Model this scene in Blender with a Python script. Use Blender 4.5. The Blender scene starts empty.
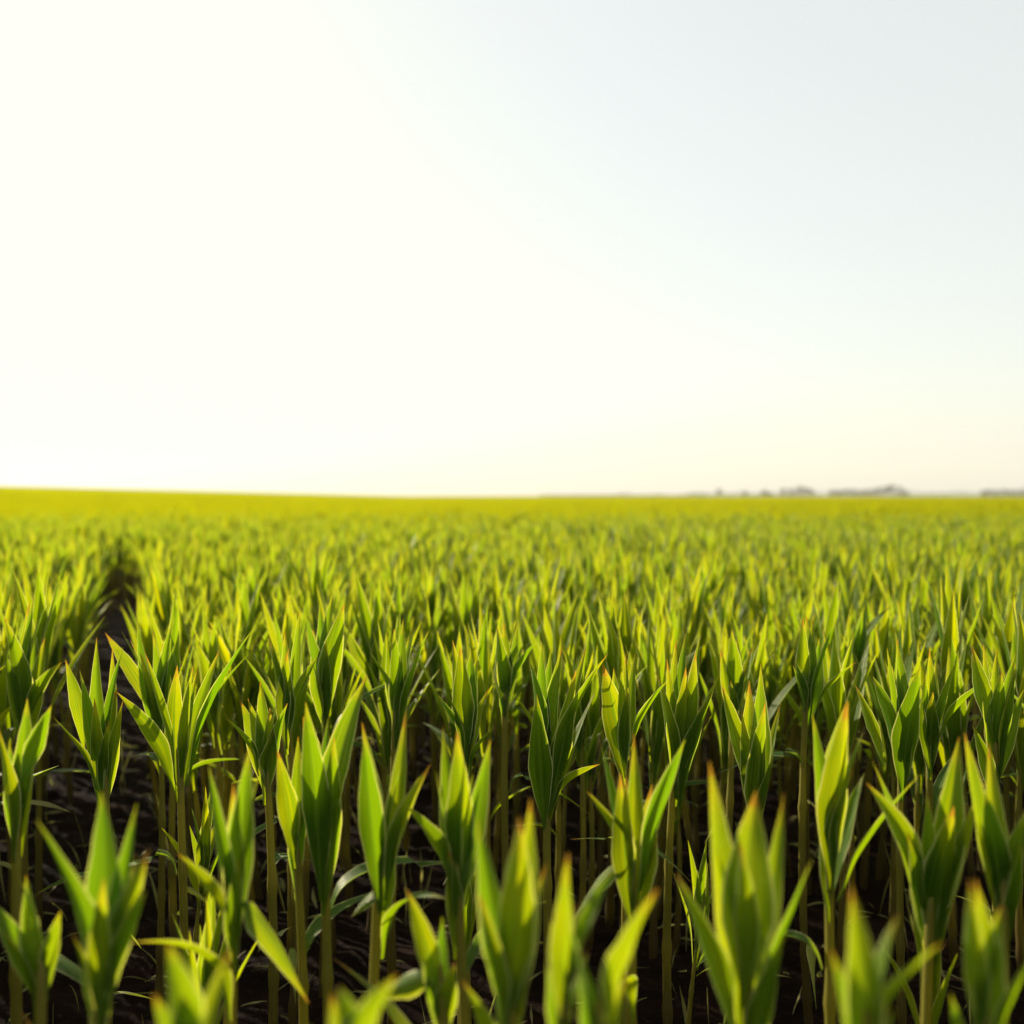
import bpy, math, random
from mathutils import Vector, Matrix, noise

R = math.radians
rnd = random.Random(7)
scene = bpy.context.scene
col = scene.collection

# ------------------------------------------------------------------ camera model
F = 1100.0          # focal length in pixels of a 1024 px wide picture
EYE_Y = 501.0       # picture row of the eye level
CAM_Z = 1.15
def at(px, py, d):
    return Vector(((px - 512.0) / F * d, d, CAM_Z - (py - EYE_Y) / F * d))

SUN_AZ, SUN_EL = 50.0, 21.5    # degrees left of the view direction, above the horizon

# ------------------------------------------------------------------ terrain
def smooth(a, b, x):
    t = min(1.0, max(0.0, (x - a) / (b - a)))
    return t * t * (3 - 2 * t)
def ground_z(x, y):
    ry = max(0.0, y - 15.0)
    z = 0.0047 * ry * ry / (ry + 12.0)
    z += 0.025 * max(0.0, -x - 0.10 * y) * smooth(15, 60, y)
    return z
def soil_bump(x, y):
    r = math.hypot(x, y)
    if r > 14: return 0.0
    k = 1.0 - smooth(8, 14, r)
    p = Vector((x, y, 0.3))
    return k * (0.022 * noise.noise(p * 5) + 0.035 * abs(noise.noise(p * 11)) + 0.014 * noise.noise(p * 26))

# ------------------------------------------------------------------ materials
def new_mat(name):
    m = bpy.data.materials.new(name); m.use_nodes = True
    nt = m.node_tree; nt.nodes.clear()
    return m, nt
def N(nt, t, **kw):
    n = nt.nodes.new(t)
    for k, v in kw.items(): setattr(n, k, v)
    return n
def math_node(nt, op, a, b=None, clamp=False):
    n = N(nt, 'ShaderNodeMath', operation=op, use_clamp=clamp)
    for i, v in enumerate((a, b)):
        if v is None: continue
        if isinstance(v, (int, float)): n.inputs[i].default_value = v
        else: nt.links.new(v, n.inputs[i])
    return n.outputs[0]
def mix_col(nt, fac, a, b, blend='MIX'):
    n = N(nt, 'ShaderNodeMix', data_type='RGBA', blend_type=blend)
    for i, v in ((0, fac), (6, a), (7, b)):
        if isinstance(v, (int, float)): n.inputs[i].default_value = v
        elif isinstance(v, tuple): n.inputs[i].default_value = v if len(v) == 4 else v + (1,)
        else: nt.links.new(v, n.inputs[i])
    return n.outputs[2]
def mapr(nt, v, a, b, c=0.0, d=1.0):
    n = N(nt, 'ShaderNodeMapRange'); n.clamp = True
    n.interpolation_type = 'SMOOTHSTEP'
    nt.links.new(v, n.inputs[0])
    for i, x in enumerate((a, b, c, d)): n.inputs[1 + i].default_value = x
    return n.outputs[0]

def leaf_material(name, front_a, front_b, trans_a, trans_b, trans_fac, tip=True, rough=0.40, detail=True, spec=0.38, tip_amt=1.0):
    m, nt = new_mat(name)
    L = nt.links
    uv = N(nt, 'ShaderNodeUVMap'); uv.uv_map = 'UVMap'
    sep = N(nt, 'ShaderNodeSeparateXYZ'); L.new(uv.outputs[0], sep.inputs[0])
    u, v = sep.outputs[0], sep.outputs[1]
    at_ = N(nt, 'ShaderNodeAttribute'); at_.attribute_name = 'rnd'
    oi = N(nt, 'ShaderNodeObjectInfo')
    r = math_node(nt, 'FRACT', math_node(nt, 'ADD', at_.outputs['Fac'], math_node(nt, 'MULTIPLY', oi.outputs['Random'], 0.7)))
    base = mix_col(nt, r, front_a, front_b)
    trans = mix_col(nt, r, trans_a, trans_b)
    bump_n = None
    tco = N(nt, 'ShaderNodeTexCoord'); spk = N(nt, 'ShaderNodeTexNoise'); spk.inputs['Scale'].default_value = 140; spk.inputs['Detail'].default_value = 3
    L.new(tco.outputs['Object'], spk.inputs['Vector'])
    base = mix_col(nt, mapr(nt, spk.outputs[0], 0.62, 0.74, 0.0, 0.5), base, (0.20, 0.19, 0.08))
    blo = N(nt, 'ShaderNodeTexNoise'); blo.inputs['Scale'].default_value = 18; L.new(tco.outputs['Object'], blo.inputs['Vector'])
    trans = mix_col(nt, mapr(nt, blo.outputs[0], 0.4, 0.7, 0.0, 0.35), trans, (0.20, 0.34, 0.002))
    if detail:
        # parallel veins along the blade and blotches of slightly different green
        uvv = N(nt, 'ShaderNodeCombineXYZ')
        L.new(math_node(nt, 'MULTIPLY', u, 22.0), uvv.inputs[0]); L.new(math_node(nt, 'MULTIPLY', v, 0.8), uvv.inputs[1])
        L.new(math_node(nt, 'MULTIPLY', r, 31.0), uvv.inputs[2])
        vn = N(nt, 'ShaderNodeTexNoise'); vn.inputs['Scale'].default_value = 1.0; vn.inputs['Detail'].default_value = 2
        L.new(uvv.outputs[0], vn.inputs['Vector'])
        vein = mapr(nt, vn.outputs[0], 0.35, 0.65)
        base = mix_col(nt, math_node(nt, 'MULTIPLY', vein, 0.6), base, (0.12, 0.22, 0.014))
        trans = mix_col(nt, math_node(nt, 'MULTIPLY', math_node(nt, 'SUBTRACT', 1.0, vein), 0.7), trans, (0.16, 0.30, 0.004))
        mid = mapr(nt, math_node(nt, 'ABSOLUTE', math_node(nt, 'SUBTRACT', u, 0.5)), 0.0, 0.055, 1.0, 0.0)
        base = mix_col(nt, math_node(nt, 'MULTIPLY', mid, 0.5), base, (0.22, 0.30, 0.05))
        trans = mix_col(nt, math_node(nt, 'MULTIPLY', mid, 0.55), trans, (0.10, 0.22, 0.006))
        edge = mapr(nt, math_node(nt, 'ABSOLUTE', math_node(nt, 'SUBTRACT', u, 0.5)), 0.44, 0.49)  # sunlit rim highlight painted into the colour along both blade margins
        base = mix_col(nt, math_node(nt, 'MULTIPLY', edge, 0.9), base, (0.75, 0.75, 0.32))
        trans = mix_col(nt, math_node(nt, 'MULTIPLY', edge, 0.8), trans, (0.80, 0.75, 0.15))
        bmp = N(nt, 'ShaderNodeBump'); bmp.inputs['Strength'].default_value = 1.0; bmp.inputs['Distance'].default_value = 0.002
        L.new(vn.outputs[0], bmp.inputs['Height']); bump_n = bmp.outputs[0]
    if tip:
        nz = N(nt, 'ShaderNodeTexNoise'); nz.inputs['Scale'].default_value = 60.0
        tc = N(nt, 'ShaderNodeTexCoord'); L.new(tc.outputs['Object'], nz.inputs['Vector'])
        vj = math_node(nt, 'ADD', v, math_node(nt, 'MULTIPLY', math_node(nt, 'SUBTRACT', nz.outputs[0], 0.5), 0.16))
        vj = math_node(nt, 'ADD', vj, math_node(nt, 'MULTIPLY', math_node(nt, 'SUBTRACT', r, 0.6), 0.10))
        ye = mapr(nt, vj, 0.80, 0.95)
        orr = mapr(nt, vj, 0.935, 0.98)
        base = mix_col(nt, math_node(nt, 'MULTIPLY', ye, 0.6 * tip_amt), base, (0.30, 0.26, 0.02))
        trans = mix_col(nt, math_node(nt, 'MULTIPLY', ye, 0.5 * tip_amt), trans, (0.60, 0.46, 0.01))
        base = mix_col(nt, math_node(nt, 'MULTIPLY', orr, 0.75 * tip_amt), base, (0.34, 0.13, 0.02))
        trans = mix_col(nt, math_node(nt, 'MULTIPLY', orr, 0.75 * tip_amt), trans, (0.52, 0.22, 0.02))
    p = N(nt, 'ShaderNodeBsdfPrincipled'); L.new(base, p.inputs['Base Color'])
    p.inputs['Roughness'].default_value = rough
    p.inputs['Specular IOR Level'].default_value = spec
    p.inputs['Specular Tint'].default_value = (1.0, 0.97, 0.62, 1)
    t = N(nt, 'ShaderNodeBsdfTranslucent'); L.new(trans, t.inputs['Color'])
    if bump_n: L.new(bump_n, p.inputs['Normal'])
    mx = N(nt, 'ShaderNodeMixShader'); mx.inputs[0].default_value = trans_fac
    L.new(p.outputs[0], mx.inputs[1]); L.new(t.outputs[0], mx.inputs[2])
    o = N(nt, 'ShaderNodeOutputMaterial'); L.new(mx.outputs[0], o.inputs[0])
    return m

M_LEAF = leaf_material('corn_leaf', (0.014, 0.066, 0.0025), (0.028, 0.090, 0.0035), (0.17, 0.33, 0.0006), (0.50, 0.50, 0.0006), 0.52)
M_LEAF_MID = leaf_material('corn_leaf_plain_backlit', (0.014, 0.066, 0.0025), (0.028, 0.090, 0.0035), (0.29, 0.40, 0.0006), (0.62, 0.57, 0.0006), 0.55, tip_amt=0.25, spec=0.3)  # same leaf, weaker tips; yellower to paint in the backlit look of mid-field
M_FIELD = leaf_material('corn_field_backlit', (0.050, 0.095, 0.002), (0.080, 0.125, 0.002), (0.43, 0.44, 0.0004), (0.57, 0.53, 0.0004), 0.58, tip=False, detail=False, spec=0.12, rough=0.6)  # same crop; backlight through the far tops put into a yellower, brighter colour
M_DRY = leaf_material('dry_leaf', (0.20, 0.14, 0.06), (0.32, 0.25, 0.11), (0.35, 0.25, 0.08), (0.42, 0.33, 0.12), 0.35, tip=False, rough=0.6)
M_YEL = leaf_material('yellow_leaf', (0.24, 0.26, 0.04), (0.36, 0.34, 0.06), (0.62, 0.55, 0.05), (0.60, 0.58, 0.08), 0.45, tip=False, rough=0.5)

def stem_material():
    m, nt = new_mat('corn_stem'); L = nt.links
    uv = N(nt, 'ShaderNodeUVMap'); uv.uv_map = 'UVMap'
    sep = N(nt, 'ShaderNodeSeparateXYZ'); L.new(uv.outputs[0], sep.inputs[0])
    cmb = N(nt, 'ShaderNodeCombineXYZ')
    L.new(math_node(nt, 'MULTIPLY', sep.outputs[0], 26.0), cmb.inputs[0]); L.new(math_node(nt, 'MULTIPLY', sep.outputs[1], 3.0), cmb.inputs[1])
    oi = N(nt, 'ShaderNodeObjectInfo'); L.new(oi.outputs['Random'], cmb.inputs[2])
    nz = N(nt, 'ShaderNodeTexNoise'); nz.inputs['Scale'].default_value = 1.0; nz.inputs['Detail'].default_value = 3
    L.new(cmb.outputs[0], nz.inputs['Vector'])
    c = mix_col(nt, nz.outputs[0], (0.09, 0.085, 0.008), (0.24, 0.21, 0.022))
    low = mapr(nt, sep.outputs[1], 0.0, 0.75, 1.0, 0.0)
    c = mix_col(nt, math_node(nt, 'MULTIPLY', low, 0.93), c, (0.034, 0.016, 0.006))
    p = N(nt, 'ShaderNodeBsdfPrincipled'); L.new(c, p.inputs['Base Color']); p.inputs['Roughness'].default_value = 0.45
    b = N(nt, 'ShaderNodeBump'); b.inputs['Strength'].default_value = 0.4; b.inputs['Distance'].default_value = 0.002
    L.new(nz.outputs[0], b.inputs['Height']); L.new(b.outputs[0], p.inputs['Normal'])
    t = N(nt, 'ShaderNodeBsdfTranslucent'); t.inputs['Color'].default_value = (0.50, 0.45, 0.03, 1)
    mx = N(nt, 'ShaderNodeMixShader'); mx.inputs[0].default_value = 0.28
    L.new(p.outputs[0], mx.inputs[1]); L.new(t.outputs[0], mx.inputs[2])
    o = N(nt, 'ShaderNodeOutputMaterial'); L.new(mx.outputs[0], o.inputs[0])
    return m
M_STEM = stem_material()

def soil_material():
    m, nt = new_mat('soil'); L = nt.links
    tc = N(nt, 'ShaderNodeTexCoord')
    n1 = N(nt, 'ShaderNodeTexNoise'); n1.inputs['Scale'].default_value = 9; n1.inputs['Detail'].default_value = 8
    n2 = N(nt, 'ShaderNodeTexNoise'); n2.inputs['Scale'].default_value = 70; n2.inputs['Detail'].default_value = 6
    for n in (n1, n2): L.new(tc.outputs['Object'], n.inputs['Vector'])
    c = mix_col(nt, mapr(nt, n1.outputs[0], 0.35, 0.7), (0.0045, 0.0022, 0.0012), (0.011, 0.0055, 0.003))
    c = mix_col(nt, mapr(nt, n2.outputs[0], 0.6, 0.75), c, (0.026, 0.014, 0.008))
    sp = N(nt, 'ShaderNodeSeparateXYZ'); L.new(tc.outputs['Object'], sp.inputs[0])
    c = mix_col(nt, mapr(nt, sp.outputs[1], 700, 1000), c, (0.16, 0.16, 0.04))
    p = N(nt, 'ShaderNodeBsdfPrincipled'); L.new(c, p.inputs['Base Color']); p.inputs['Roughness'].default_value = 0.9
    p.inputs['Specular IOR Level'].default_value = 0.03
    b = N(nt, 'ShaderNodeBump'); b.inputs['Strength'].default_value = 0.7; b.inputs['Distance'].default_value = 0.01
    L.new(n2.outputs[0], b.inputs['Height']); L.new(b.outputs[0], p.inputs['Normal'])
    o = N(nt, 'ShaderNodeOutputMaterial'); L.new(p.outputs[0], o.inputs[0])
    return m
M_SOIL = soil_material()

def simple_mat(name, a, b, scale, rough=0.8):
    m, nt = new_mat(name); L = nt.links
    tc = N(nt, 'ShaderNodeTexCoord')
    n1 = N(nt, 'ShaderNodeTexNoise'); n1.inputs['Scale'].default_value = scale; n1.inputs['Detail'].default_value = 4
    L.new(tc.outputs['Object'], n1.inputs['Vector'])
    p = N(nt, 'ShaderNodeBsdfPrincipled'); p.inputs['Roughness'].default_value = rough
    L.new(mix_col(nt, mapr(nt, n1.outputs[0], 0.3, 0.7), a, b), p.inputs['Base Color'])
    o = N(nt, 'ShaderNodeOutputMaterial'); L.new(p.outputs[0], o.inputs[0])
    return m
M_CROWN = simple_mat('tree_crown', (0.030, 0.052, 0.016), (0.060, 0.085, 0.026), 0.4)
M_BARK = simple_mat('tree_bark', (0.06, 0.045, 0.03), (0.12, 0.09, 0.06), 1.5)

# ------------------------------------------------------------------ geometry builder
class MB:
    def __init__(s): s.v = []; s.f = []; s.uv = []; s.r = []; s.mi = []
    def grid(s, rows, uvs, r, mi=0):
        n = len(rows[0]); b = len(s.v)
        for row, ur in zip(rows, uvs):
            for p, q in zip(row, ur): s.v.append(p); s.uv.append(q); s.r.append(r)
        for i in range(len(rows) - 1):
            for j in range(n - 1):
                a = b + i * n + j
                s.f.append((a, a + 1, a + n + 1, a + n)); s.mi.append(mi)
    def mesh(s, name, mats):
        me = bpy.data.meshes.new(name)
        me.from_pydata([tuple(p) for p in s.v], [], s.f)
        ul = me.uv_layers.new(name='UVMap')
        li = [0] * len(me.loops); me.loops.foreach_get('vertex_index', li)
        flat = []
        for i in li: flat.extend(s.uv[i])
        ul.data.foreach_set('uv', flat)
        a = me.attributes.new('rnd', 'FLOAT', 'POINT'); a.data.foreach_set('value', s.r)
        for m in mats: me.materials.append(m)
        me.polygons.foreach_set('use_smooth', [True] * len(me.polygons))
        if len(mats) > 1: me.polygons.foreach_set('material_index', s.mi)
        me.update()
        return me
def link(name, me, parent=None):
    o = bpy.data.objects.new(name, me); col.objects.link(o)
    if parent: o.parent = parent
    return o
def tag(o, label=None, cat=None, group=None, kind=None):
    for k, v in (('label', label), ('category', cat), ('group', group), ('kind', kind)):
        if v: o[k] = v
def thing(name, loc, label, cat, group=None):
    o = bpy.data.objects.new(name, None); col.objects.link(o)
    o.empty_display_size = 0.05
    o.location = loc; tag(o, label, cat, group); return o

def add_leaf(mb, P0, P1, W, out, stem_r=0.008, bow=0.35, twist=0.0, fold=0.25, nl=14, nc=8, r=None, mi=0, g=None, peak=0.48):
    """a blade that clasps the stem at P0, widens, and runs out to a point at P1; `out` is the side turned away from the stem"""
    g = g or rnd
    P0 = Vector(P0); P1 = Vector(P1)
    Lg = (P1 - P0).length
    up = Vector((0, 0, 1))
    mid = (P0 + P1) / 2
    Pc = mid.lerp(P0 + up * Lg * 0.55, bow)
    out = Vector(out); out.normalize()
    ph = g.uniform(0, 6.28); kw = g.uniform(7, 12); wav = g.uniform(0.02, 0.07)
    side_bow = g.uniform(-0.03, 0.03) * Lg
    rows, uvs = [], []
    r = g.random() if r is None else r
    for i in range(nl + 1):
        t = (i / nl)
        t = 1 - (1 - t) ** 1.12
        c = P0 * (1 - t) ** 2 + Pc * 2 * t * (1 - t) + P1 * t * t
        T = ((Pc - P0) * (1 - t) + (P1 - Pc) * t); T.normalize()
        n = out - T * T.dot(out)
        if n.length < 1e-4: n = Vector((0, -1, 0)) - T * T.dot(Vector((0, -1, 0)))
        n.normalize()
        S = T.cross(n)
        q = Matrix.Rotation(twist * t * t, 3, T)
        n = q @ n; S = q @ S
        c = c + S * side_bow * math.sin(math.pi * t)
        grow = 0.24 + 0.76 * smooth(0, peak, t)
        fall = 1.0 if t < peak else max(0.0, 1 - ((t - peak) / (1 - peak)) ** 1.3)
        h = W / 2 * grow * fall
        h *= 1 + 0.05 * math.sin(t * 31 + ph * 3) * g.uniform(.2, 1)
        h = max(h, 0.0004)
        A = 1.45 + (0.30 - 1.45) * smooth(0, 0.25, t)
        rad = h / A
        clasp = stem_r * (1 - smooth(0.0, 0.35, t))
        row, ur = [], []
        for j in range(nc + 1):
            s_ = 2 * j / nc - 1
            x = rad * math.sin(s_ * A)
            dz = -(rad - rad * math.cos(s_ * A)) - fold * abs(s_) * h * smooth(0.1, 0.4, t)
            dz += wav * W * math.sin(kw * t + ph + (2.0 if s_ > 0 else 0)) * s_ * s_ * smooth(0.15, 0.5, t) * fall
            row.append(c + S * x + n * (clasp + dz))
            ur.append((j / nc, t))
        rows.append(row); uvs.append(ur)
    mb.grid(rows, uvs, r, mi)

def add_stem(mb, P0, P1, r0, r1, nseg=10, ns=10, mi=0, g=None, r=None, bend=0.012):
    g = g or rnd
    P0 = Vector(P0); P1 = Vector(P1)
    b = Vector((g.uniform(-bend, bend), g.uniform(-bend, bend), 0))
    nodes = [0.10, 0.22, 0.40, 0.64]
    rows, uvs = [], []
    for i in range(nseg + 1):
        t = i / nseg
        c = P0.lerp(P1, t) + b * math.sin(math.pi * t)
        rad = r0 + (r1 - r0) * t
        for nd in nodes:
            rad += 0.0024 * math.exp(-((t - nd) / 0.02) ** 2)
        if t > 0.97: rad *= 0.5
        row, ur = [], []
        for j in range(ns + 1):
            a = 2 * math.pi * j / ns
            row.append(c + Vector((math.cos(a) * rad, math.sin(a) * rad, 0))); ur.append((j / ns, t))
        rows.append(row); uvs.append(ur)
    mb.grid(rows, uvs, g.random() if r is None else r, mi)

# ------------------------------------------------------------------ plants of the foreground
# Each: label, distance, foot of the fan (px, py), leaves (tip px, tip py, width px, facing[, start px, start py]).
# facing < 0: the blade stands on the camera's side of the stem, > 0 on the far side.
GROUP_SHARP = 'corn plants in the sharp row'
GROUP_NEAR = 'blurred corn plants closest to the camera'
FRONT = [
 # --- the sharp row
 ("tall corn plant cut by the left edge, one long narrow blade curving right", 2.6, (22, 742),
  [(23,602,22,.5),(30,598,20,.3),(46,599,16,.2,19,695),(62,662,22,-.3,32,722),(12,615,34,-.6),(36,640,36,.7),(4,640,24,-.3)]),
 ("sharp rusty tipped corn plant with a broad folded centre blade, near the left edge", 2.1, (102, 795),
  [(90,640,24,.6),(86,667,36,-.6),(62,661,22,.3,84,752),(104,651,18,.7),(119,649,16,.3),(55,714,24,-.5,95,788),(124,700,20,-.3),(112,690,34,.5)]),
 ("corn plant standing behind the long drooping dark blade, a wide glowing blade on its right", 2.42, (160, 752),
  [(149,634,20,.4),(132,626,18,.5),(157,646,34,.7),(102,634,26,.3,150,718),(168,621,18,.6),(143,650,26,-.5),(174,640,16,.3)]),
 ("sharp corn plant with a straight dark blade and one long blade reaching far up right", 2.05, (178, 790),
  [(180,664,34,-.5),(121,690,40,-.6,172,790),(194,672,18,.4),(212,654,22,.7),(255,627,24,-.2,192,785),(187,676,26,.6)]),
 ("low corn plant at the left edge, one bright blade leaning right towards the dark soil", 1.55, (16, 838),
  [(53,705,28,-.3,24,785),(19,702,30,.6),(2,720,30,-.4),(30,742,26,.7)]),
 ("corn plant with three short pale pointed blades, left of the big glowing blade", 2.0, (265, 785),
  [(258,682,26,.5),(235,702,28,.6),(226,717,22,-.3,255,775),(289,702,24,-.4),(272,705,28,-.6),(246,700,22,.4)]),
 ("corn plant with upright dark blades and a bright slanting one, behind the big glowing blade", 2.3, (287, 740),
  [(270,639,30,-.3),(283,632,20,.5),(317,657,22,.2,291,728),(296,612,18,.6),(289,650,30,-.6)]),
 ("corn plant with a broad dark upright blade on its right and a lit stem rim", 2.5, (325, 728),
  [(346,603,38,-.6,326,722),(303,613,16,.3,318,700),(316,606,24,.6),(331,590,20,.5),(310,632,30,.7)]),
 ("compact corn plant with narrow upright blades like a closed hand, dark soil to its right", 2.42, (395, 738),
  [(402,620,24,.6),(395,628,24,-.5),(414,628,14,.4),(429,630,14,-.2),(369,651,16,-.2,390,700),(386,634,16,.4),(407,640,26,.7)]),
 ("corn plant with a wide straight blade and a curled blade, right of the soil gap", 2.2, (466, 758),
  [(453,639,26,-.4),(461,644,34,-.7),(477,658,28,.5),(438,695,18,-.3,460,745),(495,727,12,-.3,468,775),(470,650,26,.7),(489,690,20,.4)]),
 ("corn plant with few blades on a thin bare stem, left of the widest sharp plant", 2.5, (505, 712),
  [(497,626,26,-.6),(504,625,26,.6),(518,623,16,.3),(537,641,15,-.2,512,690),(511,640,20,.7)]),
 ("widest sharp corn plant at the centre, on a tall pale stem, low blade lit white", 2.1, (546, 818),
  [(542,644,30,.6),(563,649,30,.5),(529,659,22,-.3,542,760),(588,648,24,.5),(607,653,30,-.3,552,795),(600,763,22,-.5,556,806),(536,690,38,-.7),(552,652,26,.7),(575,668,34,-.4),(598,690,20,.3)]),
 ("corn plant with one broad smooth blade, between the widest sharp plant and the bushy one", 2.1, (624, 772),
  [(602,662,42,-.6),(627,654,16,.4),(637,656,20,.6),(668,679,26,-.3,634,745),(615,670,26,.7)]),
 ("bushy sharp corn plant with many thin blades and rim lit edges, right of centre", 2.15, (677, 790),
  [(679,641,20,.5),(689,635,26,.7),(703,636,24,.4),(717,675,22,-.4),(656,672,26,-.3),(711,690,24,-.5),(668,660,22,.3),(694,650,28,-.6),(684,665,30,-.7),(700,662,22,.6)]),
 ("corn plant with one tall and one short blade leaning right, behind the bushy plant", 2.5, (734, 710),
  [(730,629,24,-.5),(755,646,18,.3),(740,640,22,.6),(722,650,18,.4),(746,668,20,-.3)]),
 ("corn plant with a broad pale glowing blade, above the biggest blurred blade", 1.95, (756, 830),
  [(754,684,34,.6),(767,668,36,.7),(721,684,28,-.3,746,800),(785,705,18,.4),(762,700,40,-.5),(740,710,26,-.4)]),
 ("vase shaped corn plant with a pale folded blade on its left, on a bare stem", 2.4, (807, 714),
  [(802,618,20,-.3,803,706),(810,617,26,.6),(816,621,20,.5),(835,621,20,-.2),(794,660,16,-.3,808,712),(855,662,14,-.3,818,714),(824,640,26,.7)]),
 ("soft corn plant with one bright blade slanting right, behind the vase shaped plant", 2.95, (856, 672),
  [(868,606,20,.5),(862,610,18,-.3),(891,607,14,.2,864,650),(850,618,16,.4),(876,622,20,.7)]),
 ("sharp corn plant with a wide front blade, just right of the vase shaped plant", 2.15, (902, 785),
  [(902,641,24,.5),(907,643,26,.7),(912,662,44,-.7),(890,649,18,.3),(872,676,28,-.2,890,758),(854,684,18,-.3,886,766),(897,668,26,.4),(918,690,20,.3)]),
 ("sharp corn plant with one narrow low blade pointing to the right edge of the photo", 2.2, (930, 762),
  [(934,650,26,.6),(953,662,20,-.3),(924,672,18,-.4),(986,679,24,-.3,938,742),(940,665,24,.5),(929,690,28,-.6)]),
 ("sharp corn plant with fine upright blades cut by the right edge of the photo", 2.1, (996, 775),
  [(971,646,26,-.2,988,735),(990,646,22,.5),(1004,651,20,.6),(1012,662,20,-.4),(970,724,22,-.5),(998,670,34,-.6),(1020,655,18,.3),(1030,690,22,.4)]),
 # --- blurred plants in front of the row
 ("large slightly blurred corn plant with one wide glowing yellow blade leaning right", 1.62, (322, 885),
  [(364,679,44,.5,330,850),(310,698,46,-.6),(349,691,26,.7),(336,735,40,-.4),(300,720,26,.4)]),
 ("corn plant with two narrow blades just left of the big glowing yellow blade", 1.65, (295, 885),
  [(279,749,32,-.4,294,868),(294,741,28,.5),(306,770,26,.6)]),
 ("blurred corn plant with a dark upright blade and a twisted pale blade on its right", 1.48, (380, 905),
  [(404,716,32,.6),(367,731,40,-.6),(431,763,24,-.3,388,900),(351,918,18,-.3,380,893),(390,820,30,.5)]),
 ("blurred corn plant with three upright blades, one stretched left, on a thick lit stem", 1.42, (455, 908),
  [(442,730,36,.4),(458,728,44,-.5),(490,744,34,.6),(406,804,34,-.4,452,885),(472,780,30,.7),(449,845,26,-.6)]),
 ("blurred corn plant with broad dark blades on its right, below the bushy sharp plant", 1.5, (633, 925),
  [(600,743,34,-.3),(618,768,36,-.6),(637,738,30,.5),(684,738,42,-.3,642,890),(586,790,26,-.3,622,860),(655,790,46,.5),(569,925,20,-.5,622,862)]),
 ("blurred corn plant with a broad pale blade and one long blade slanting right", 1.52, (829, 878),
  [(843,698,52,-.6),(817,717,26,.4),(854,707,36,.6),(916,773,26,-.3,842,900),(832,790,24,-.5),(868,775,30,.3)]),
 ("dark bushy blurred corn plant in the lower right, blades mostly unlit", 1.42, (933, 945),
  [(968,741,50,.5),(865,782,34,-.3,912,905),(880,767,30,.4),(923,790,28,-.3),(980,780,28,-.3),(945,800,60,-.6),(905,830,40,-.4)]),
 ("blurred corn plant at the right edge with long narrow blades leaning left", 1.36, (1006, 930),
  [(983,790,36,-.3,1004,915),(973,737,40,.5),(1003,750,34,.6),(1026,800,36,-.4)]),
 # --- the closest plants, feet below the frame
 ("big blurred corn plant with the widest yellow glowing blade, lower right of centre", 1.12, (747, 1030),
  [(762,797,92,.5,748,1010),(716,770,60,.5),(794,804,36,.6),(810,857,36,-.3),(674,870,46,-.4,728,1045),(780,930,44,-.5)]),
 ("closest corn plant at the bottom right, pointed upright blade and pale blade slanting right", 0.86, (868, 1075),
  [(857,893,56,.4),(941,940,40,-.4,872,1040),(838,960,40,.6)]),
 ("blurred corn plant in the bottom right corner, thin blade left and broad blade right", 0.98, (988, 1050),
  [(966,877,34,-.3),(1010,913,50,.5),(947,990,26,-.4),(1036,940,44,-.4)]),
 ("blurred dark green corn plant with close upright blades at the bottom, left of centre", 1.08, (508, 1035),
  [(519,810,66,-.5),(531,805,50,.5),(476,824,46,.5),(463,976,34,-.5),(548,870,36,.6)]),
 ("blurred corn plant at the bottom centre with a single upright orange tipped blade", 1.0, (562, 1040),
  [(567,847,40,-.5),(617,868,22,.3,572,980),(552,930,36,.6)]),
 ("closest corn plant at the bottom centre, one thick pale blade leaning right", 0.92, (598, 1070),
  [(657,887,56,-.4,606,1035),(580,960,38,.5),(630,985,40,.5)]),
 ("closest corn plant at the bottom left of centre, one short bright blade leaning right", 0.82, (345, 1060),
  [(398,973,48,-.4),(330,1000,40,.5),(305,1020,40,-.3)]),
 ("shaded corn plant with drooping dark leaves, below the twisted pale blade", 1.22, (440, 1010),
  [(406,887,40,-.4),(420,930,34,.5),(455,960,40,-.5),(370,1000,40,-.3,430,985)]),
 ("big blurred corn plant in the lower left, wide glowing yellow blade between dark ones", 1.1, (100, 1015),
  [(91,799,72,.6),(40,817,50,-.4),(130,809,36,.5),(151,847,44,-.3),(149,887,28,-.5,112,990),(75,930,50,-.6)]),
 ("blurred corn plant with one arm leaning left and one dark leaf drooping right", 1.3, (233, 942),
  [(243,754,48,.6),(211,764,36,-.3),(228,790,34,.5),(178,852,36,-.4,231,932),(309,1003,40,-.3,250,905)]),
 ("closest corn plant at the bottom left, one short upright orange tipped blade", 0.84, (186, 1070),
  [(171,940,56,-.5),(226,957,30,.4),(150,1000,44,.4)]),
 ("shaded corn plant in the bottom left corner, leaves dark and low", 1.25, (40, 985),
  [(20,880,34,.5),(62,910,30,-.4),(5,930,36,-.4),(-20,900,40,.3)]),
]

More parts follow.
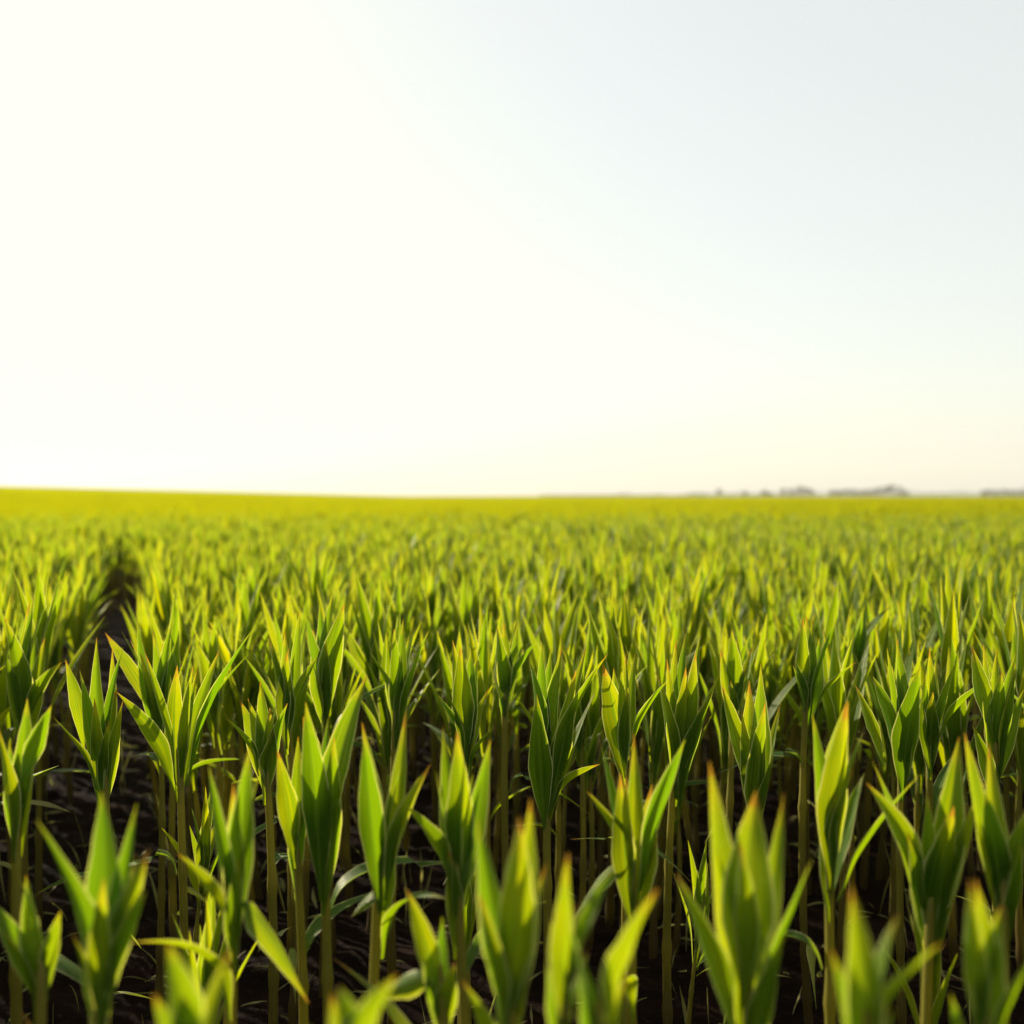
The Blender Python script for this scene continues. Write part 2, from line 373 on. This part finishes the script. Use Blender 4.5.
used = []
def front_plant(i, e):
    label, d, (bx, by), leaves = e
    g = random.Random(100 + i)
    foot = at(bx + g.uniform(-6, 6), by, d)
    gx, gy = foot.x, d + g.uniform(-.015, .015)
    gz = ground_z(gx, gy) + soil_bump(gx, gy) - 0.012
    base = Vector((gx, gy, gz))
    used.append((gx, gy))
    root = thing('corn_plant', base, label, 'corn plant', GROUP_SHARP if i < 21 else GROUP_NEAR)
    fan = at(bx, by, d) - base
    k = 1.0
    sr = g.uniform(0.0078, 0.0095)
    mb = MB()
    tall = min(l[1] for l in leaves)
    top = fan + Vector((0, 0, min(0.11, 0.35 * (by - tall) / F * d)))
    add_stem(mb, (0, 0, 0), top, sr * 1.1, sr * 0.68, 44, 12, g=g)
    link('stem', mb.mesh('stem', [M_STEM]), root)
    for lf in leaves:
        tx, ty, w, n = lf[:4]
        tip = at(tx, ty, d) - base
        if len(lf) > 4:
            st = at(lf[4], lf[5], d) - base
            st.x = st.x * 0.4 + fan.x * 0.6 if abs(st.x - fan.x) < 0.03 else st.x
        else:
            rank = (ty - tall) / max(1, by - tall)
            st = fan + Vector((0, 0, -0.01 - 0.07 * rank + g.uniform(-.015, .015)))
        Lg = (tip - st).length
        tip.y += n * Lg * g.uniform(.14, .26)
        dx = (tip.x - st.x) / Lg
        out = Vector((dx * 1.3 + g.uniform(-.25, .25), n * 1.5, 0))
        mb = MB()
        add_leaf(mb, st, tip, w / F * d * (0.60 if i < 29 else 0.55) + 0.005, out, sr * 0.9, bow=g.uniform(.15, .5), twist=g.uniform(-.5, .5),
                 fold=g.uniform(.12, .4), nl=22, nc=10, g=g)
        link('leaf', mb.mesh('leaf', [M_LEAF]), root)
    for q in range(g.choice((1, 2, 2))):
        a = g.uniform(0, 6.28); dv = Vector((math.cos(a), math.sin(a), 0))
        hgt = (by - tall) / F * d * g.uniform(.55, .88)
        st = fan + Vector((0, 0, g.uniform(-.04, .03)))
        mb = MB(); add_leaf(mb, st, st + dv * hgt * g.uniform(.1, .28) + Vector((0, 0, hgt)), g.uniform(.018, .03), dv, sr * .9, bow=.3, twist=g.uniform(-.6, .6), nl=18, nc=8, g=g)
        link('leaf', mb.mesh('leaf', [M_LEAF]), root)
    for q in range(g.choice((0, 1, 1))):       # lower leaves that arch out of the stem in the shade
        a = g.uniform(0, 6.28); dv = Vector((math.cos(a), math.sin(a), 0)); hz = fan.z * g.uniform(.62, .92)
        st = Vector((fan.x * hz / max(fan.z, .1), 0, hz)); ln = g.uniform(.12, .22)
        mb = MB(); add_leaf(mb, st, st + dv * ln + Vector((0, 0, ln * g.uniform(-.4, 1.0))), g.uniform(.02, .036), dv, sr, bow=g.uniform(.5, .9), twist=g.uniform(-.8, .8), nl=18, nc=8, g=g)
        link('leaf', mb.mesh('leaf', [M_LEAF]), root)
    # a lower leaf that has withered against the stem
    for q in range(g.choice((0, 1, 1, 2))):
        a = g.uniform(0, 6.28); hz = g.uniform(.25, .75) * fan.z
        s0 = Vector((fan.x * hz / max(fan.z, .1), 0, hz))
        ln = g.uniform(.06, .14)
        mb = MB()
        add_leaf(mb, s0, s0 + Vector((math.cos(a) * ln * .8, math.sin(a) * ln * .8, g.uniform(-.9, .5) * ln)), g.uniform(.012, .024),
                 (math.cos(a), math.sin(a), .3), sr, bow=.7, twist=g.uniform(-2, 2), fold=.5, nl=10, nc=6, g=g)
        o = link('withered_leaf', mb.mesh('withered_leaf', [g.choice((M_DRY, M_YEL))]), root)
        o['label'] = 'small withered pale lower leaf'
for i, e in enumerate(FRONT):
    front_plant(i, e)

# ------------------------------------------------------------------ procedural plants for the rest of the field
def plant_spec(g):
    """leaves of one upright young plant standing on the origin: (start, tip, width, outward)"""
    H = g.uniform(.79, .91); fanz = H - g.uniform(.31, .41)
    nl = g.randint(7, 10); a0 = g.uniform(0, 6.28)
    out = []
    for k in range(nl):
        q = k / (nl - 1)                       # 0 outermost / lowest ... 1 innermost / tallest
        a = a0 + k * 2.4 + g.uniform(-.4, .4)
        lean = (1 - q) ** 1.3 * g.uniform(.06, .13) + g.uniform(.01, .045)
        z0 = fanz - 0.05 * (1 - q) + .03 * q
        z1 = H - (1 - q) ** 1.2 * g.uniform(.02, .16) - g.uniform(0, .04)
        if q < .2 and g.random() < .3: z1 -= .07; lean += .06
        d = Vector((math.cos(a), math.sin(a), 0))
        st = Vector((0, 0, z0)); tip = d * lean + Vector((0, 0, z1))
        out.append((st, tip, g.uniform(.028, .047), d))
    for k in range(g.choice((0, 1, 1, 2))):
        a = g.uniform(0, 6.28); d = Vector((math.cos(a), math.sin(a), 0)); z0 = fanz * g.uniform(.6, .95); ln = g.uniform(.1, .2)
        out.insert(0, (Vector((0, 0, z0)), Vector((0, 0, z0 + ln * g.uniform(-.2, .9))) + d * ln, g.uniform(.018, .034), d))
    return H, fanz, out

def copy_tree(src, loc, rz, s, label, group):
    r = src.copy(); col.objects.link(r)
    r.location = loc; r.rotation_euler = (rnd.uniform(-.10, .10), rnd.uniform(-.10, .10), rz); r.scale = (s, s, s)
    tag(r, label, 'corn plant', group)
    for ch in src.children:
        c = ch.copy(); col.objects.link(c); c.parent = r
    return r

protos = []
for k in range(20):
    g = random.Random(500 + k)
    H, fz, lv = plant_spec(g)
    root = thing('corn_plant', (0, 0, 0), 'soft corn plant', 'corn plant')
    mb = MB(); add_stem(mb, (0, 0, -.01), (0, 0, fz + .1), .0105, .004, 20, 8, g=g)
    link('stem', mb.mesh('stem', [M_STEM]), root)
    for st, tip, w, d in lv:
        mb = MB(); add_leaf(mb, st, tip, w, d, .008, bow=g.uniform(.2, .6), twist=g.uniform(-.6, .6), fold=g.uniform(.12, .4), nl=12, nc=6, g=g)
        link('leaf', mb.mesh('leaf', [M_LEAF_MID]), root)
    protos.append(root)

# scatter positions: jittered cells, loosely in rows that run away to the left like the bare wheel track
def track_x(y): return -1.02 - 0.345 * (y - 2.7)
pts = []
def too_close(x, y, lst, dmin):
    return any((x - a) ** 2 + (y - b) ** 2 < dmin * dmin for a, b in lst)
CELL = 0.168
cells = {}
y = 0.5
while y < 46:
    half = 0.56 * y + 1.2
    n = int(2 * half / CELL)
    for i in range(n):
        x = -half + (i + .5) * CELL + rnd.uniform(-.08, .08)
        yy = y + rnd.uniform(-.08, .08)
        if abs(x - track_x(yy)) < 0.15 + 0.03 * math.sin(yy * 2.3) and yy < 11: continue
        px = 512 + F * x / yy
        if yy < 2.55 and -30 < px < 1054: continue
        if yy < 3.3 and 405 < px < 448: continue
        if yy < 3.0 and 775 < px < 795: continue
        if rnd.random() < .03: continue
        if yy < 3.2 and too_close(x, yy, used, .13): continue
        pts.append((x, yy))
    y += CELL
    if y > 4.5: CELL = 0.20
inview = [p for p in pts if abs(512 + F * p[0] / p[1] - 512) < 520 and p[1] >= 2.3]
inview.sort(key=lambda p: p[1])
NIND = 298 - len(FRONT) - 5
low_spots = []
while len(low_spots) < 5:
    yy = rnd.uniform(1.5, 2.4); x = (rnd.uniform(30, 1000) - 512) / F * yy
    if too_close(x, yy, used, .11) or too_close(x, yy, low_spots, .2): continue
    low_spots.append((x, yy))
solo = inview[:NIND]
solo_set = set(solo)
def mid_label(x, y):
    left = x < track_x(y)
    if left:
        return ('blurred young corn plant left of the dark bare gap', 'blurred corn plants left of the dark gap')
    if y < 3.3:
        return ('slightly blurred corn plant directly behind the sharp row, right of the dark gap', 'corn plants directly behind the sharp row')
    return ('small blurred corn plant in the middle of the field, right of the dark gap', 'blurred corn plants in the middle of the field')
for k, (x, yy) in enumerate(solo):
    label, group = mid_label(x, yy)
    loc = (x, yy, ground_z(x, yy) + soil_bump(x, yy))
    rz, s = rnd.uniform(0, 6.28), rnd.uniform(.86, 1.12)
    if k < len(protos):
        r = protos[k]; r.location = loc; r.rotation_euler.z = rz; r.scale = (s, s, s); tag(r, label, None, group)
    else:
        copy_tree(protos[k % len(protos)], loc, rz, s, label, group)
for k, (x, yy) in enumerate(low_spots):
    copy_tree(protos[k], (x, yy, ground_z(x, yy) + soil_bump(x, yy)), rnd.uniform(0, 6.28), rnd.uniform(.60, .72),
              'short shaded corn plant standing low among the stems of the sharp row', 'short shaded corn plants low between the taller ones')
D_SOLO = solo[-1][1]
print('individuals reach', D_SOLO, 'heroes', len(FRONT), 'solo', len(solo))

# ------------------------------------------------------------------ the rest of the crop: one object, plants instanced on points
def crop_object(name, variants, points, label, mats):
    """variants: list of MB; points: (x, y, z, rotation, scale). The mesh carries the variants and the loose points."""
    v, f, uv, rr, var = [], [], [], [], []
    fmi = []
    for k, mb in enumerate(variants):
        b = len(v)
        v += [tuple(p) for p in mb.v]; f += [tuple(i + b for i in q) for q in mb.f]; fmi += mb.mi
        uv += mb.uv; rr += mb.r; var += [k + 1] * len(mb.v)
    rot = [0.0] * len(v); scl = [1.0] * len(v)
    for (x, y_, z, rz, s) in points:
        v.append((x, y_, z)); uv.append((0, 0)); rr.append(0); var.append(0); rot.append(rz); scl.append(s)
    me = bpy.data.meshes.new(name); me.from_pydata(v, [], f)
    ul = me.uv_layers.new(name='UVMap'); li = [0] * len(me.loops); me.loops.foreach_get('vertex_index', li)
    flat = []
    for i in li: flat.extend(uv[i])
    ul.data.foreach_set('uv', flat)
    for nm, ty, data in (('rnd', 'FLOAT', rr), ('rot', 'FLOAT', rot), ('scl', 'FLOAT', scl), ('var', 'INT', var)):
        a = me.attributes.new(nm, ty, 'POINT'); a.data.foreach_set('value', data)
    for m in mats: me.materials.append(m)
    me.polygons.foreach_set('use_smooth', [True] * len(me.polygons))
    me.polygons.foreach_set('material_index', fmi)
    o = link(name, me); tag(o, label, 'crop', None, 'stuff')
    ng = bpy.data.node_groups.new(name, 'GeometryNodeTree')
    ng.interface.new_socket('Geometry', in_out='INPUT', socket_type='NodeSocketGeometry')
    ng.interface.new_socket('Geometry', in_out='OUTPUT', socket_type='NodeSocketGeometry')
    def G(t, **kw):
        n = ng.nodes.new(t)
        for k_, v_ in kw.items(): setattr(n, k_, v_)
        return n
    gi, go = G('NodeGroupInput'), G('NodeGroupOutput')
    def attr(nm, ty):
        n = G('GeometryNodeInputNamedAttribute', data_type=ty); n.inputs['Name'].default_value = nm
        return n.outputs['Attribute']
    va = attr('var', 'INT')
    cmp_ = G('FunctionNodeCompare', data_type='INT', operation='GREATER_THAN')
    ii = [s for s in cmp_.inputs if s.enabled]
    ng.links.new(va, ii[0]); ii[1].default_value = 0
    sepg = G('GeometryNodeSeparateGeometry', domain='POINT')
    ng.links.new(gi.outputs[0], sepg.inputs[0]); ng.links.new(cmp_.outputs[0], sepg.inputs[1])
    spl = G('GeometryNodeSplitToInstances', domain='POINT')
    ng.links.new(sepg.outputs[0], spl.inputs[0]); ng.links.new(va, spl.inputs['Group ID'])
    m2p = G('GeometryNodeMeshToPoints'); ng.links.new(sepg.outputs[1], m2p.inputs[0])
    iop = G('GeometryNodeInstanceOnPoints')
    ng.links.new(m2p.outputs[0], iop.inputs['Points']); ng.links.new(spl.outputs[0], iop.inputs['Instance'])
    iop.inputs['Pick Instance'].default_value = True
    rv = G('FunctionNodeRandomValue', data_type='INT'); 
    mn = [s for s in rv.inputs if s.enabled]
    mn[0].default_value = 0; mn[1].default_value = len(variants) - 1
    ng.links.new([s for s in rv.outputs if s.enabled][0], iop.inputs['Instance Index'])
    cx = G('ShaderNodeCombineXYZ'); ng.links.new(attr('rot', 'FLOAT'), cx.inputs[2])
    e2r = G('FunctionNodeEulerToRotation'); ng.links.new(cx.outputs[0], e2r.inputs[0])
    ng.links.new(e2r.outputs[0], iop.inputs['Rotation'])
    c3 = G('ShaderNodeCombineXYZ'); sa = attr('scl', 'FLOAT')
    for q in range(3): ng.links.new(sa, c3.inputs[q])
    ng.links.new(c3.outputs[0], iop.inputs['Scale'])
    ng.links.new(iop.outputs[0], go.inputs[0])
    md = o.modifiers.new('scatter', 'NODES'); md.node_group = ng
    return o

var_near = []
for k in range(12):
    g = random.Random(900 + k); H, fz, lv = plant_spec(g); mb = MB()
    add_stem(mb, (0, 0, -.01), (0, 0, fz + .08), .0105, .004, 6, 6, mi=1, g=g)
    for st, tip, w, d in lv:
        add_leaf(mb, st, tip, w, d, .008, bow=g.uniform(.2, .6), twist=g.uniform(-.6, .6), fold=g.uniform(.15, .4), nl=7, nc=4, g=g)
    var_near.append(mb)
points = [(x, yy, ground_z(x, yy) + soil_bump(x, yy), rnd.uniform(0, 6.28), rnd.uniform(.9, 1.1)) for (x, yy) in pts if (x, yy) not in solo_set]
def is_far(p): return p[1] > 14 + 16 * ((p[0] * 12.9898 + p[1] * 78.233) * 43.7 % 1.0)
crop_object('corn_crop', var_near, [p for p in points if not is_far(p)], 'dense blurred green corn crop beyond the countable plants', [M_LEAF_MID, M_STEM])
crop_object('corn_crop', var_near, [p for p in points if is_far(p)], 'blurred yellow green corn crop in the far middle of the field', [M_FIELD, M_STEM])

# beyond 46 m: patches of the same plants
PATCH = 4.0
def patch(seed, size, n, nl, nc):
    g = random.Random(seed); mb = MB()
    m = int(math.sqrt(n)); c = size / m
    for i in range(m):
        for j in range(m):
            x = -size / 2 + (i + .5) * c + g.uniform(-.4, .4) * c; y_ = -size / 2 + (j + .5) * c + g.uniform(-.4, .4) * c
            H, fz, lv = plant_spec(g); o = Vector((x, y_, 0)); s = g.uniform(.9, 1.1)
            for st, tip, w, d in lv[-5:]:
                add_leaf(mb, o + st * s, o + tip * s, w * 1.15, d, .008, bow=.4, twist=g.uniform(-.6, .6), fold=.25, nl=nl, nc=nc, g=g)
    return mb
pv = [patch(40 + k, PATCH, 300, 3, 2) for k in range(4)]
pp = []
y = 46 + PATCH / 2 - .1
while y < 900:
    half = .56 * y + 8
    x = -half
    while x < half:
        pp.append((x, y, ground_z(x, y), (math.pi / 2) * rnd.randint(0, 3), rnd.uniform(.97, 1.05)))
        x += PATCH * .97
    y += PATCH * .97
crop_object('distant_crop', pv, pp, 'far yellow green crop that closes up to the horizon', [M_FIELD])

# ------------------------------------------------------------------ ground
def axis(fine, step, far, k=1.16):
    a = [0.0]
    while a[-1] < fine: a.append(a[-1] + step)
    s = step
    while a[-1] < far: s *= k; a.append(a[-1] + s)
    return a
ax = axis(2.2, .045, 1900); xs = sorted(set([-q for q in ax] + ax))
ay = axis(4.6, .045, 2450); ys = [-q for q in reversed(axis(.3, .1, 60, 1.5))][:-1] + ay
mb = MB()
rows = [[Vector((x, y_, ground_z(x, y_) + soil_bump(x, y_))) for x in xs] for y_ in ys]
mb.grid(rows, [[(0, 0)] * len(xs)] * len(ys), 0)
gr = link('ground', mb.mesh('ground', [M_SOIL])); tag(gr, 'dark brown bare soil between the corn plants', 'soil', None, 'structure')

# dead straw and leaf scraps lying on the soil
mb = MB(); g = random.Random(77)
for k in range(1500):
    yy = 0.7 + 5.5 * g.random() ** 1.2; x = g.uniform(-.52, .52) * yy
    a = g.uniform(0, 6.28); ln = g.uniform(.02, .11) * (1.6 if g.random() < .15 else 1)
    z = ground_z(x, yy) + soil_bump(x, yy) + g.uniform(.004, .02)
    p0 = Vector((x, yy, z)); p1 = p0 + Vector((math.cos(a) * ln, math.sin(a) * ln, g.uniform(-.005, .04)))
    if g.random() < .3:
        p1 = p0 + Vector((g.uniform(-.06, .06), g.uniform(-.06, .06), g.uniform(.04, .26)))
        add_leaf(mb, p0, p1, g.uniform(.003, .008), (g.uniform(-1, 1), g.uniform(-1, 1), 0), .001, bow=g.uniform(0, .5), twist=g.uniform(-2, 2), fold=.4, nl=5, nc=2, g=g)
        continue
    add_leaf(mb, p0, p1, g.uniform(.003, .016), (g.uniform(-.5, .5), g.uniform(-.5, .5), 1), .001, bow=g.uniform(0, .5), twist=g.uniform(-2, 2), fold=.4, nl=5, nc=2, g=g)
lt = link('straw_litter', mb.mesh('straw_litter', [M_DRY])); tag(lt, 'pale scraps of dry straw and leaf on the dark soil', 'litter', None, 'stuff')

# ------------------------------------------------------------------ trees on the horizon
TREE_Y = 1800.0
def tree(px, h_px, w_px, label, group, seed):
    g = random.Random(seed)
    y_ = TREE_Y + g.uniform(-60, 60)
    x = (px - 512) / F * y_
    z = ground_z(x, y_) - .2
    H = h_px / F * y_ + 2.0; Wd = w_px / F * y_ / 2
    root = thing('tree', (x, y_, z), label, 'tree', group)
    mb = MB(); add_stem(mb, (0, 0, 0), (0, 0, H * .6), H * .03, H * .012, 6, 7, g=g)
    for k in range(4):
        a = k * 1.6 + g.random(); z0 = H * g.uniform(.25, .45)
        add_stem(mb, (0, 0, z0), (math.cos(a) * Wd * .6, math.sin(a) * Wd * .6, z0 + H * .25), H * .012, H * .004, 3, 5, g=g)
    link('trunk', mb.mesh('trunk', [M_BARK]), root)
    clumps = []
    for k in range(13):
        a = g.uniform(0, 6.28); rr = Wd * .72 * math.sqrt(g.random()); q = g.uniform(.22, .86)
        cw = 1 - max(0, (q - .5)) * 1.1
        clumps.append((Vector((math.cos(a) * rr * cw, math.sin(a) * rr * cw, H * q)), Wd * g.uniform(.26, .46)))
    mb = MB()
    for c, rad in clumps:
        for q in range(60):
            d = Vector((g.gauss(0, 1), g.gauss(0, 1), g.gauss(0, .8))); d.normalize()
            p = c + d * rad * g.uniform(.6, 1.05)
            p.z = max(p.z, H * .10)
            s = g.uniform(.35, .9)
            u_ = Vector((g.uniform(-1, 1), g.uniform(-1, 1), g.uniform(-1, 1))).normalized() * s
            w_ = u_.cross(Vector((g.uniform(-1, 1), g.uniform(-1, 1), g.uniform(-1, 1))).normalized())
            mb.grid([[p - u_, p + w_], [p - w_ * .8, p + u_]], [[(0, 0), (1, 0)], [(0, 1), (1, 1)]], g.random())
    link('crown', mb.mesh('crown', [M_CROWN]), root)
TG = [
 ('hazy grey green tree in the clump left of the longer wood on the horizon', 'horizon trees in the left clump', [(784,7,9),(791,8.5,10),(799,10.5,12),(806,8.5,10),(812,5.5,8)]),
 ('hazy tree in the longer wood on the right of the horizon', 'horizon trees in the longer wood', [(832,5,9),(839,6,10),(846,8,11),(854,7,10),(862,6.5,10),(870,6.5,10),(878,8,11),(885,10.5,12),(892,11,12),(899,10,11),(905,6.5,9)]),
 ('hazy tree on the horizon at the right edge of the photo', 'horizon trees at the right edge', [(983,5,9),(990,6.5,10),(998,6,10),(1006,6.5,10),(1014,6,10),(1023,6.5,10)]),
 ('faint small lone tree on the horizon left of the tree clumps', 'faint lone horizon trees', [(719,6.5,9),(745,4.5,8),(764,5.5,10),(770,4,7)]),
]
sd = 0
for label, group, lst in TG:
    for px, h, w in lst:
        sd += 1; tree(px, h, w, label, group, 3000 + sd)
# low hedge and scrub along the far side
mb = MB(); g = random.Random(31)
for k in range(16000):
    px = g.choice((g.uniform(690, 1060), g.uniform(690, 1060), g.uniform(540, 705)))
    y_ = TREE_Y + g.uniform(-30, 30)
    x = (px - 512) / F * y_
    hm = (5.5 if px > 690 else 2.6) + 5 * max(0, noise.noise(Vector((px * .06, 3.1, 0)))) + (1.2 if px > 820 else 0)
    p = Vector((x, y_, ground_z(x, y_) + g.uniform(-.2, 1.0) * hm + .2)); s = g.uniform(.4, .9)
    u_ = Vector((g.uniform(-1, 1), g.uniform(-1, 1), g.uniform(-1, 1))).normalized() * s
    w_ = u_.cross(Vector((g.uniform(-1, 1), g.uniform(-1, 1), g.uniform(-1, 1))).normalized())
    mb.grid([[p - u_, p + w_], [p - w_ * .8, p + u_]], [[(0, 0), (1, 0)], [(0, 1), (1, 1)]], g.random())
hd = link('far_scrub', mb.mesh('far_scrub', [M_CROWN])); tag(hd, 'thin hazy line of far scrub along the horizon', 'scrub', None, 'stuff')

# ------------------------------------------------------------------ haze
HAZE = True
if HAZE:
    x0, x1, y0, y1, z0, z1 = -1950, 1950, -65, 2520, -2.0, 80.0
    v = [(x, y_, z) for z in (z0, z1) for y_ in (y0, y1) for x in (x0, x1)]
    f = [(0, 2, 3, 1), (4, 5, 7, 6), (0, 1, 5, 4), (2, 6, 7, 3), (0, 4, 6, 2), (1, 3, 7, 5)]
    me = bpy.data.meshes.new('haze'); me.from_pydata(v, [], f)
    m, nt = new_mat('haze')
    pv_ = N(nt, 'ShaderNodeVolumePrincipled'); pv_.inputs['Color'].default_value = (.95, .93, .88, 1)
    pv_.inputs['Density'].default_value = 0.00010
    pv_.inputs['Anisotropy'].default_value = 0.2
    o = N(nt, 'ShaderNodeOutputMaterial'); nt.links.new(pv_.outputs[0], o.inputs['Volume'])
    me.materials.append(m)
    hz = link('haze', me); tag(hz, 'pale warm haze over the far field and trees', 'haze', None, 'stuff')

# ------------------------------------------------------------------ light and sky
w = bpy.data.worlds.new('World'); scene.world = w; w.use_nodes = True
nt = w.node_tree; nt.nodes.clear()
sky = N(nt, 'ShaderNodeTexSky'); sky.sky_type = 'NISHITA'; sky.sun_disc = False
sky.sun_elevation = R(SUN_EL); sky.sun_rotation = R(-SUN_AZ)
sky.air_density = 1.0; sky.dust_density = 2.0; sky.ozone_density = 1.0; sky.altitude = 0
bg = N(nt, 'ShaderNodeBackground'); bg.inputs[1].default_value = 0.094
wo = N(nt, 'ShaderNodeOutputWorld'); nt.links.new(mix_col(nt, 1.0, mix_col(nt, 0.55, mix_col(nt, 1.0, sky.outputs[0], (1.0, .97, .87), 'MULTIPLY'), (6.25, 6.2, 5.6)), (5.5, 5.38, 4.92), 'DARKEN'), bg.inputs[0]); nt.links.new(bg.outputs[0], wo.inputs[0])
sl = bpy.data.lights.new('sun', 'SUN'); sl.energy = 5.0; sl.angle = R(.6); sl.color = (1.0, .88, .68)
so = bpy.data.objects.new('sun', sl); col.objects.link(so)
sd_ = Vector((-math.sin(R(SUN_AZ)) * math.cos(R(SUN_EL)), math.cos(R(SUN_AZ)) * math.cos(R(SUN_EL)), math.sin(R(SUN_EL))))
so.rotation_euler = sd_.to_track_quat('Z', 'Y').to_euler()
so.location = (-5, 5, 8)

# ------------------------------------------------------------------ camera
cd = bpy.data.cameras.new('camera'); cam = bpy.data.objects.new('camera', cd); col.objects.link(cam)
cd.sensor_width = 36; cd.lens = F * 36 / 1024; cd.clip_start = .05; cd.clip_end = 6000
cam.location = (0, 0, CAM_Z)
cam.rotation_euler = (R(90) - math.atan((512 - EYE_Y) / F), 0, 0)
cd.dof.use_dof = True; cd.dof.focus_distance = 2.12; cd.dof.aperture_fstop = 2.4
scene.camera = cam

scene.view_settings.view_transform = 'Standard'; scene.view_settings.look = 'None'
scene.view_settings.exposure = 1.0; scene.view_settings.gamma = 1
scene.render.engine = 'CYCLES'
c = scene.cycles
c.use_denoising = True
c.max_bounces = 10; c.diffuse_bounces = 5; c.glossy_bounces = 3; c.transmission_bounces = 6; c.volume_bounces = 1; c.transparent_max_bounces = 8
c.sample_clamp_indirect = 8
c.use_adaptive_sampling = True; c.adaptive_threshold = .01
